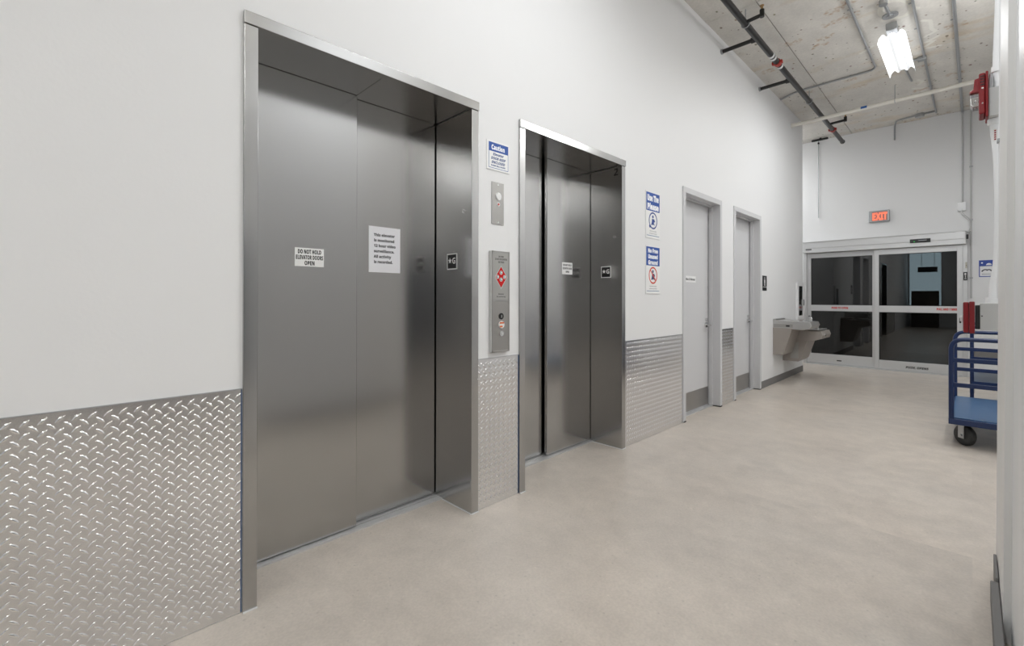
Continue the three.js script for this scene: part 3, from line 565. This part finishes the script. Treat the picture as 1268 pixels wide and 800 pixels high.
{
  const o = thing('wall_conduit', 'thin grey conduit with a square white box dropping to the door operator', 'conduit', [SF, -0.1, 2.3]);
  part('drop_pipe', bar([SF - 0.015, -0.098, CH - 0.01], [SF - 0.015, -0.098, 2.67], 0.011), M.greyBox, o);
  const j = part('junction_box', rbx(SF - 0.06, SF, -0.150, -0.058, 2.545, 2.675, 0.006), M.whitePaint, o);
  part('cover_screw', [bar([SF - 0.062, -0.104, 2.655], [SF - 0.059, -0.104, 2.655], 0.005, 10), bar([SF - 0.062, -0.104, 2.565], [SF - 0.059, -0.104, 2.565], 0.005, 10)], M.chrome, j);
  part('flexible_tail', bentTube([[SF - 0.02, -0.104, 2.55], [SF - 0.02, -0.104, 2.50], [SF - 0.02, -0.02, 2.40], [SF - 0.02, -0.012, 2.26], [SF - 0.08, -0.04, 2.20]], 0.011, 0.04), M.greyBox, o);
  const q = thing('wall_conduit', 'long thin conduit running the full height beside the sliding doors', 'conduit', [SF, -0.01, 2.3]);
  part('pipe', bar([SF - 0.012, -0.006, CH - 0.01], [SF - 0.012, -0.006, 1.2], 0.010), M.greyBox, q);
  part('strap', [rbx(SF - 0.026, SF, -0.024, 0.012, 3.2, 3.22, 0.002), rbx(SF - 0.026, SF, -0.024, 0.012, 2.39, 2.41, 0.002), rbx(SF - 0.026, SF, -0.024, 0.012, 1.5, 1.52, 0.002)], M.galv, q);
  const r = thing('wall_conduit', 'thin dark rod hanging down the far wall left of the EXIT sign', 'conduit', [SF, -1.97, 2.7]);
  part('rod', bar([SF - 0.02, -1.972, CH - 0.02], [SF - 0.02, -1.972, 2.668], 0.006, 8), M.galv, r);
  part('clip', rbx(SF - 0.03, SF, -1.985, -1.96, 4.02, 4.05, 0.002), M.black, r);
  const d = thing('header_sensor', 'small black sensor beside the right end of the door header', 'sensor', [9.75, -0.045, 2.1]);
  part('body', rbx(9.70, 9.78, -0.058, -0.034, 2.10, 2.165, 0.006), M.black, d);
  part('lens', ball(9.70, -0.046, 2.112, 0.010), M.rubber, d);
  const p = thing('pull_station', 'narrow red pull station on the far wall behind the fountain', 'alarm', [SF, -2.235, 0.95]);
  part('body', rbx(SF - 0.04, SF, -2.265, -2.205, 0.93, 1.06, 0.005), M.red, p);
  part('handle', rbx(SF - 0.052, SF - 0.04, -2.255, -2.215, 0.97, 0.99, 0.003), M.white, p);
}

// ================================================================= FIRE ALARM DEVICES BESIDE THE WALL END
{
  const S = 3.08;
  const o = thing('alarm_conduit', 'white painted conduit kinked between the pull station and the strobe', 'conduit', [S, 0.08, 1.2]);
  part('lower_pipe', tube([[S, 0.068, 1.19], [S, 0.071, 1.26], [S, 0.083, 1.36], [S, 0.087, 1.50], [S, 0.088, 1.68], [S, 0.084, 1.86], [S, 0.075, 1.98], [S, 0.074, 2.033]], 0.0150, 64, 14), M.whitePaint, o);
const up = thing('alarm_conduit', 'white painted conduit rising from the strobe to the ceiling', 'conduit', [S, 0.09, 2.25]);
  part('pipe', tube([[S, 0.084, 2.248], [S, 0.084, 2.30], [S, 0.092, 2.6], [S, 0.10, 3.2], [S, 0.10, CH - 0.01]], 0.0150, 48, 14), M.whitePaint, up);
  part('coupling', bar([S, 0.084, 2.249], [S, 0.0845, 2.275], 0.020, 16), M.whitePaint, up);
  part('coupling', [bar([S, 0.068, 1.178], [S, 0.068, 1.205], 0.025, 16), bar([S, 0.0745, 2.008], [S, 0.0745, 2.033], 0.023, 16)], M.whitePaint, o);
  print('red_sticker', o, 'front', [S - 0.0157, 0.077, 1.955], 0.012, 0.055, 2400, (c, w, h) => { c.fillStyle = '#e8e6e2'; c.fillRect(0, 0, w, h); c.fillStyle = '#8c1a22'; for (let i = 0; i < 5; i++) c.fillRect(w * 0.25, h * (0.08 + i * 0.18), w * 0.5, h * 0.12); });
  const p2 = thing('alarm_conduit', 'thin white second conduit close to the cream casing board', 'conduit', [3.02, 0.11, 1.4]);
  part('pipe', bar([3.0, 0.090, 1.2], [3.0, 0.112, CH - 0.01], 0.010), M.whitePaint, p2);
  part('strap', rbx(2.985, 3.015, 0.080, 0.112, 1.9, 1.918, 0.002), M.galv, p2);

  const st = thing('fire_alarm_strobe', 'red fire alarm horn strobe with a clear lens high on the wall end', 'fire alarm', [S, 0.05, 2.04]);
  part('back_box', rbx(S - 0.05, S + 0.05, 0.055, 0.108, 2.035, 2.168, 0.004), M.greyBox, st);
  part('backplate', [rbx(S - 0.062, S + 0.062, 0.046, 0.055, 2.035, 2.246, 0.004), rbx(S - 0.06, S + 0.06, 0.024, 0.046, 2.052, 2.243, 0.008, 3)], M.red, st);
  const hood = part('hood', prismS([[0.026, 2.225], [0.010, 2.222], [0.006, 2.178], [-0.006, 2.168], [-0.006, 2.160], [0.026, 2.158]], S - 0.05, S + 0.05, 0.003), M.red, st);
  part('strobe_lens', prismS([[0.026, 2.157], [-0.006, 2.157], [-0.004, 2.112], [0.004, 2.098], [0.026, 2.098]], S - 0.036, S + 0.036, 0.004), M.lens, st);
  part('flash_tube', bar([S - 0.02, 0.012, 2.13], [S + 0.02, 0.012, 2.13], 0.006, 10), M.chrome, st);
  part('sounder_grille', [0, 1, 2, 3].map((i) => bx(S - 0.0625, S - 0.0595, 0.028, 0.043, 2.185 + i * 0.013, 2.189 + i * 0.013)), M.black, hood);
  part('mounting_screws', [bar([S - 0.0635, 0.036, 2.17], [S - 0.059, 0.036, 2.17], 0.004, 10), bar([S - 0.0635, 0.036, 2.10], [S - 0.059, 0.036, 2.10], 0.003, 10)], M.chrome, st);
  part('conduit_stub', bar([S, 0.084, 2.166], [S, 0.084, 2.247], 0.0155, 14), M.whitePaint, st);
  part('cable_clamp', [rbx(S - 0.03, S - 0.01, 0.056, 0.072, 2.17, 2.225, 0.004), bar([S - 0.02, 0.064, 2.17], [S - 0.02, 0.064, 2.24], 0.006, 10)], M.galv, st);

  const pb = thing('pull_station', 'red pull station in front of a grey junction box above the blue cart', 'fire alarm', [S, 0.03, 1.03]);
  part('junction_box', rbx(S - 0.055, S + 0.055, 0.027, 0.092, 1.053, 1.177, 0.003), M.greyBox, pb);
  part('spacer', [rbx(S - 0.048, S + 0.048, 0.011, 0.027, 1.056, 1.168, 0.003)], M.black, pb);
  const rb = part('red_body', [rbx(S - 0.055, S + 0.055, -0.009, 0.010, 1.036, 1.185, 0.004), rbx(S - 0.052, S + 0.052, -0.029, -0.0095, 1.038, 1.183, 0.006)], M.red, pb);
  part('pull_handle', rbx(S - 0.03, S + 0.03, -0.040, -0.030, 1.09, 1.115, 0.003), M.white, rb);
  part('knockout_screw', [bar([S - 0.057, 0.033, 1.118], [S - 0.054, 0.033, 1.118], 0.003, 8)], M.black, pb);
}

// ================================================================= BLUE CARTS
function cart(label, s0, L0, len, w) {
  const o = thing('platform_cart', label, 'cart', [s0 + len / 2, L0 + w / 2, 0], { group: 'blue platform carts' });
  const r = 0.0165, top = 0.885, dk = 0.215, x0 = L0 + r, x1 = L0 + w - r;
  for (const s of [s0, s0 + len]) {
    const end = part('end_frame', bentTube([[s, x0, dk - 0.03], [s, x0, top - r], [s, x1, top - r], [s, x1, dk - 0.03]], r, 0.085, 12), M.blueTube, o);
    for (const h of [0.70, 0.50]) part('cross_rail', rbx(s - 0.010, s + 0.010, x0 + r * 0.7, x1 - r * 0.7, h - 0.017, h + 0.017, 0.004), M.blueTube, end);
  }
  part('deck_frame', [rbx(s0 - 0.018, s0 + 0.018, L0, L0 + w, 0.18, 0.225, 0.004), rbx(s0 + len - 0.018, s0 + len + 0.018, L0, L0 + w, 0.18, 0.225, 0.004), rbx(s0, s0 + len, L0, L0 + 0.036, 0.18, 0.225, 0.004), rbx(s0, s0 + len, L0 + w - 0.036, L0 + w, 0.18, 0.225, 0.004)], M.blueTube, o);
  part('deck', rbx(s0 + 0.018, s0 + len - 0.018, L0 + 0.02, L0 + w - 0.02, 0.219, 0.234, 0.003), M.blueDeck, o);
  for (const s of [s0 + 0.10, s0 + len - 0.10]) for (const L of [L0 + 0.095, L0 + w - 0.095]) {
    const turn = (g) => { const q = clean(g); q.translate(-L, 0, s); q.rotateY(0.75); q.translate(L, 0, -s); return q; };
    const c = part('caster', [bx(s - 0.045, s + 0.045, L - 0.04, L + 0.04, 0.170, 0.18), bx(s - 0.025, s + 0.025, L - 0.034, L - 0.030, 0.06, 0.172), bx(s - 0.025, s + 0.025, L + 0.030, L + 0.034, 0.06, 0.172), bar([s, L - 0.040, 0.083], [s, L + 0.040, 0.083], 0.010)].map(turn), M.galv, o);
    const wg = new THREE.LatheGeometry([[0, -0.026], [0.055, -0.026], [0.074, -0.024], [0.082, -0.014], [0.083, 0], [0.082, 0.014], [0.074, 0.024], [0.055, 0.026], [0, 0.026]].map(([a, b]) => new THREE.Vector2(a, b)), 32);
    wg.rotateZ(Math.PI / 2); wg.translate(L, 0.0835, -s); part('wheel', turn(wg), M.rubber, c);
  }
  return o;
}
cart('blue tubular platform cart parked nearest the red pull station', 5.15, -0.135, 1.18, 0.62);
{
  const o = thing('platform_cart', 'second blue cart with two decks standing behind the nearer cart', 'cart', [7.1, 0.24, 0], { group: 'blue platform carts' });
  const r = 0.015;
  for (const s of [6.62, 7.55]) for (const L of [0.0, 0.48]) part('post', bar([s, L, 0.14], [s, L, 0.92], r), M.blueTube, o);
  for (const s of [6.62, 7.55]) part('push_rail', bar([s, 0, 0.905], [s, 0.48, 0.905], r), M.blueTube, o);
  for (const h of [0.35, 0.60]) { const d = part('deck', rbx(6.62, 7.55, -0.005, 0.485, h - 0.012, h, 0.003), h < 0.5 ? M.blueDeck : M.wood, o); part('deck_lip', [bx(6.605, 6.62, 0, 0.48, h - 0.03, h + 0.005)], M.blueTube, d); }
  for (const s of [6.62, 7.55]) for (const L of [0.0, 0.48]) { const c = part('caster', bx(s - 0.02, s + 0.02, L - 0.02, L + 0.02, 0.10, 0.15), M.galv, o); const wg = new THREE.CylinderGeometry(0.055, 0.055, 0.032, 24); wg.rotateZ(Math.PI / 2); wg.translate(L, 0.0555, -s); part('wheel', wg, M.rubber, c); }
}

// ================================================================= CEILING PIPES AND LIGHT FITTINGS
const pipeH = 3.94, pipeL = -1.59;
{
  const o = thing('sprinkler_main', 'black sprinkler main hanging below the concrete ceiling along the white wall', 'pipe', [5, pipeL, pipeH]);
  part('pipe', bar([-1.0, pipeL, pipeH], [9.72, pipeL, pipeH], 0.031, 18), M.blackPipe, o);
  part('end_cap', bar([9.70, pipeL, pipeH], [9.735, pipeL, pipeH], 0.036, 18), M.blackPipe, o);
  for (const s of [5.92, 8.91]) part('red_coupling', [bar([s - 0.03, pipeL, pipeH], [s + 0.03, pipeL, pipeH], 0.040, 18), rbx(s - 0.022, s + 0.022, pipeL - 0.055, pipeL + 0.055, pipeH - 0.018, pipeH + 0.018, 0.006)], M.redPaint, o, { label: 'red grooved coupling' });
  for (const s of [5.69, 5.76, 6.02]) part('white_tape', bar([s - 0.02, pipeL, pipeH], [s + 0.02, pipeL, pipeH], 0.0322, 18), M.white, o);
  for (const s of [4.86, 7.4]) part('hanger', [new THREE.TorusGeometry(0.038, 0.005, 8, 24).translate(pipeL, pipeH, -s), bar([s, pipeL, pipeH + 0.036], [s, pipeL, CH - 0.004], 0.005, 8)], M.galv, o);
  for (const s of [5.222, 6.509]) { const b = part('wall_branch', [bar([s, pipeL, pipeH], [s, WL + 0.001, pipeH], 0.021, 14), bar([s, pipeL - 0.06, pipeH], [s, pipeL - 0.02, pipeH], 0.03, 14)], M.blackPipe, o); part('collar', bar([s, WL + 0.001, pipeH], [s, WL + 0.02, pipeH], 0.028, 16), M.galv, b); }
  for (const [s, L1] of [[4.83, -1.43], [8.60, -1.37]]) {
    const b = part('sprinkler_arm', [bar([s, pipeL, pipeH], [s, L1, pipeH + 0.01], 0.018, 14), bar([s, L1, pipeH - 0.012], [s, L1, pipeH + 0.06], 0.021, 14)], M.blackPipe, o);
    part('sprinkler_head', [bar([s, L1, pipeH + 0.06], [s, L1, pipeH + 0.085], 0.010, 10), bar([s, L1, pipeH + 0.098], [s, L1, pipeH + 0.101], 0.02, 14), bar([s, L1 - 0.008, pipeH + 0.08], [s, L1 - 0.008, pipeH + 0.1], 0.002, 6), bar([s, L1 + 0.008, pipeH + 0.08], [s, L1 + 0.008, pipeH + 0.1], 0.002, 6)], std({ color: rgb(0.45, 0.28, 0.12), metalness: 0.8, roughness: 0.4 }), b);
  }
}
{
  const o = thing('white_pipe', 'cream white pipe crossing the corridor below the ceiling', 'pipe', [8.03, -0.7, 3.87]);
  part('pipe', bar([8.03, WL + 0.001, 3.868], [8.03, 1.349, 3.89], 0.027, 16), M.whitePipe, o);
  part('wall_collar', bar([8.03, WL + 0.001, 3.868], [8.03, WL + 0.015, 3.868], 0.034, 18), M.whitePipe, o);
  part('blue_label', bar([8.03, -1.10, 3.8763], [8.03, -1.03, 3.8768], 0.0276, 16), std({ color: rgb(0.03, 0.12, 0.38), roughness: 0.5 }), o);
  part('coupling', bar([8.03, -1.16, 3.8758], [8.03, -1.10, 3.8763], 0.032, 16), M.whitePipe, o);
  for (const L of [-0.73, 0.3]) part('hanger', [bar([8.03, L, 3.90], [8.03, L, CH - 0.004], 0.005, 8), new THREE.TorusGeometry(0.031, 0.004, 8, 24).rotateY(Math.PI / 2).translate(L, 3.879, -8.03)], M.galv, o);
}
{
  const y = CH - 0.016, r = 0.0125;
  const straps = (o, list) => list.forEach(([s, L, across]) => part('strap', across ? rbx(s - 0.024, s + 0.024, L - 0.01, L + 0.01, CH - 0.010, CH - 0.004, 0.002) : rbx(s - 0.01, s + 0.01, L - 0.024, L + 0.024, CH - 0.010, CH - 0.004, 0.002), M.galv, o));
  const a = thing('ceiling_conduit', 'grey conduit that turns toward the white wall across the ceiling', 'conduit', [6, -0.85, y]);
  part('pipe', bentTube([[-1, -0.86, y], [7.275, -0.84, y], [7.275, -1.70, y], [7.38, -1.94, y - 0.01]], r, 0.10, 8), M.galv, a);
  straps(a, [[5.6, -0.853], [6.6, -0.845], [7.275, -1.1, 1], [7.275, -1.4, 1]]);
  const b = thing('ceiling_conduit', 'grey conduit with a tee running past the ceiling light', 'conduit', [6, -0.42, y]);
  part('pipe', bar([-1, -0.425, y], [9.62, -0.385, y], r, 10), M.galv, b);
  part('tee_box', rbx(7.28, 7.36, -0.455, -0.375, CH - 0.045, CH - 0.004, 0.006), M.galv, b);
  part('branch', bar([7.32, -0.42, y], [7.32, -0.60, y], r, 10), M.galv, b);
  straps(b, [[5.9, -0.41], [6.5, -0.408], [8.4, -0.39]]);
  const c = thing('ceiling_conduit', 'straight grey conduit running down the ceiling to the far wall', 'conduit', [6, -0.12, y]);
  part('pipe', bar([-1, -0.16, y], [SF - 0.02, -0.098, y], r * 1.25, 10), M.galv, c);
  straps(c, [[6.55, -0.128], [8.4, -0.112]]);
  const j = thing('ceiling_junction_box', 'round grey junction box with curved conduits where ceiling meets far wall', 'junction box', [9.56, -0.56, y]);
  part('box', [bar([9.56, -0.57, CH - 0.05], [9.56, -0.57, CH - 0.004], 0.055, 24)], M.galv, j);
  part('cover', bar([9.56, -0.57, CH - 0.056], [9.56, -0.57, CH - 0.05], 0.05, 24), M.greyBox, j);
  part('short_run', bentTube([[9.56, -0.57, y], [9.56, -0.385, y], [9.40, -0.385, y]], r, 0.05, 8), M.galv, j);
  part('drop', bentTube([[9.56, -0.60, y], [9.62, -0.86, y], [9.84, -0.90, y - 0.03], [9.85, -0.90, 3.83]], r * 0.9, 0.06, 8), M.galv, j);
  const k = thing('ceiling_bracket', 'short black bracket at the top of the far wall', 'bracket', [9.8, -1.98, CH]);
  part('arm', rbx(9.70, 9.74, -2.05, -1.80, CH - 0.05, CH - 0.02, 0.004), M.black, k);
  part('foot', bx(9.705, 9.735, -1.93, -1.90, CH - 0.03, CH - 0.004), M.black, k);
  const l = thing('ceiling_hanger_plate', 'round steel mounting plate with a short arm near the ceiling light', 'bracket', [5.9, -0.58, CH]);
  part('disc', [bar([5.93, -0.575, CH - 0.05], [5.93, -0.575, CH - 0.038], 0.065, 28), bar([5.93, -0.575, CH - 0.06], [5.93, -0.575, CH - 0.05], 0.03, 20)], M.galv, l);
  part('arm', [bar([5.93, -0.575, CH - 0.045], [5.66, -0.60, CH - 0.02], 0.014, 10), bar([5.66, -0.60, CH - 0.05], [5.66, -0.60, CH - 0.004], 0.035, 18)], M.galv, l);
}
function lightFitting(label, sc, Lc, h = 3.90, extra) {
  const len = 1.07, w = 0.118, s0 = sc - len / 2, s1 = sc + len / 2, hung = h < 3.8;
  const o = thing('ceiling_light', label, 'light', [sc, Lc, h], extra);
  part('housing', rbx(s0 - 0.05, s1 + 0.005, Lc - 0.045, Lc + 0.045, h + 0.088, hung ? h + 0.14 : CH - 0.03, 0.004), M.galv, o);
  const prof = [[-w, 0], [-w + 0.010, 0.045], [-0.082, 0.078], [-0.066, 0.078], [-0.046, 0.046], [-0.034, 0.046], [-0.018, 0.070], [0.018, 0.070], [0.034, 0.046], [0.046, 0.046], [0.066, 0.078], [0.082, 0.078], [w - 0.010, 0.045], [w, 0]];
  const poly = [...prof.map(([a, b]) => [Lc + a, h + b]), ...prof.slice().reverse().map(([a, b]) => [Lc + a, h + b + 0.0035])];
  part('diffuser', prismS(poly, s0, s1), M.diffuser, o);
  for (const [x, x2, y2] of [[-0.034, -0.018, 0.068], [0.046, 0.066, 0.076]]) part('channel_strip', prismS([[Lc + x, h + 0.042], [Lc + x + 0.003, h + 0.042], [Lc + x2 + 0.003, h + y2], [Lc + x2, h + y2]], s0 + 0.004, s1 - 0.004), M.channel, o);
  part('hanger', [bar([s0 + 0.1, Lc, hung ? h + 0.13 : CH - 0.035], [s0 + 0.1, Lc, CH - 0.004], 0.008, 8), bar([s1 - 0.1, Lc, hung ? h + 0.13 : CH - 0.035], [s1 - 0.1, Lc, CH - 0.004], 0.008, 8)], M.galv, o);
  if (!hung && s1 < 8) part('feed_conduit', bentTube([[s1, Lc + 0.01, h + 0.11], [s1 + 0.35, Lc + 0.02, h + 0.135], [s1 + 0.75, Lc + 0.03, CH - 0.02]], 0.012, 0.05, 8), M.galv, o);
  const light = new THREE.RectAreaLight(LAMP_COLOR, LAMP, 2 * w, len - 0.04);
  light.position.copy(P(sc, Lc, h - 0.012)); light.rotation.x = -Math.PI / 2; light.name = 'lamp_light'; scene.add(light);
  if (hung) { const up = new THREE.RectAreaLight(LAMP_COLOR, LAMP * UP, 2 * w, len - 0.04); up.position.copy(P(sc, Lc, h + 0.155)); up.rotation.x = Math.PI / 2; up.name = 'lamp_uplight'; scene.add(up); part('uplight_lens', rbx(s0, s1, Lc - w, Lc + w, h + 0.142, h + 0.150, 0.002), M.diffuser, o); }
  return o;
}
lightFitting('fluorescent fitting with a folded white diffuser under the concrete ceiling', 6.70, -0.585);
const further = { group: 'suspended fittings' };
lightFitting('fluorescent fitting of the corridor row beside the two elevators', 2.0, -0.585, 3.90, { group: 'corridor fittings' });
lightFitting('fluorescent fitting of the corridor row nearest the tall window', -2.7, -0.585, 3.90, { group: 'corridor fittings' });
lightFitting('fluorescent fitting in the alcove around the corner from the fountain', 9.27, -3.3, 3.90, { group: 'corridor fittings' });
lightFitting('suspended fluorescent fitting over the cart bay', 5.05, 0.40, 3.5, { ...further });
lightFitting('suspended fluorescent fitting facing the first elevator', 0.35, 1.6, 3.5, { ...further });
lightFitting('suspended fluorescent fitting in the side room', -2.2, 2.1, 3.5, { ...further });
// storage units across the side room: their roll-up doors are what the steel and the tread plate mirror
['storage unit door beside the white wall end', 'storage unit door facing the first elevator', 'storage unit door in the middle of the side room', 'storage unit door at the closed end of the side room'].forEach((t, i) => {
  const s0 = 1.45 - i * 1.42, o = thing('roll_up_door', 'slate blue corrugated ' + t, 'door', [s0 + 0.6, 3.4, 0], { group: 'storage unit doors' });
  for (let k = 0; k < 18; k++) part('slat', prismS([[3.399, 0.03 + k * 0.115], [3.375, 0.045 + k * 0.115], [3.375, 0.12 + k * 0.115], [3.399, 0.138 + k * 0.115]], s0, s0 + 1.2), M.slate, o);
  part('guide_rail', rbx(s0 - 0.05, s0, 3.36, 3.399, 0, 2.15, 0.004), M.galv, o); part('guide_rail', rbx(s0 + 1.2, s0 + 1.25, 3.36, 3.399, 0, 2.15, 0.004), M.galv, o);
  part('bottom_bar', rbx(s0, s0 + 1.2, 3.365, 3.399, 0, 0.03, 0.004), M.galv, o);
  part('latch', rbx(s0 + 0.56, s0 + 0.68, 3.355, 3.374, 0.95, 1.0, 0.004), M.galv, o);
});

// ================================================================= BEHIND THE CAMERA (seen mirrored in the glass doors)
{
  const o = thing('storage_cabinet', 'tall dark cabinet standing below the window', 'cabinet', [-5.9, -1.35, 0]);
  part('body', rbx(-6.3, -5.6, -1.78, -0.95, 0, 1.50, 0.01), M.wood, o);
  part('door', rbx(-5.6, -5.585, -1.76, -1.37, 0.05, 1.46, 0.004), M.wood, o); part('door', rbx(-5.6, -5.585, -1.36, -0.97, 0.05, 1.46, 0.004), M.wood, o);
  const p = thing('hanging_screen', 'dark screen hanging in front of the window', 'screen', [-6.3, -1.4, 2.5]);
  part('panel', rbx(-6.35, -6.29, -1.62, -1.0, 2.30, 2.52, 0.006), M.black, p);
  part('rod', [bar([-6.32, -1.5, 2.52], [-6.32, -1.5, CH - 0.004], 0.008, 8), bar([-6.32, -1.1, 2.52], [-6.32, -1.1, CH - 0.004], 0.008, 8)], M.galv, p);
}
renderer.render(scene, camera);
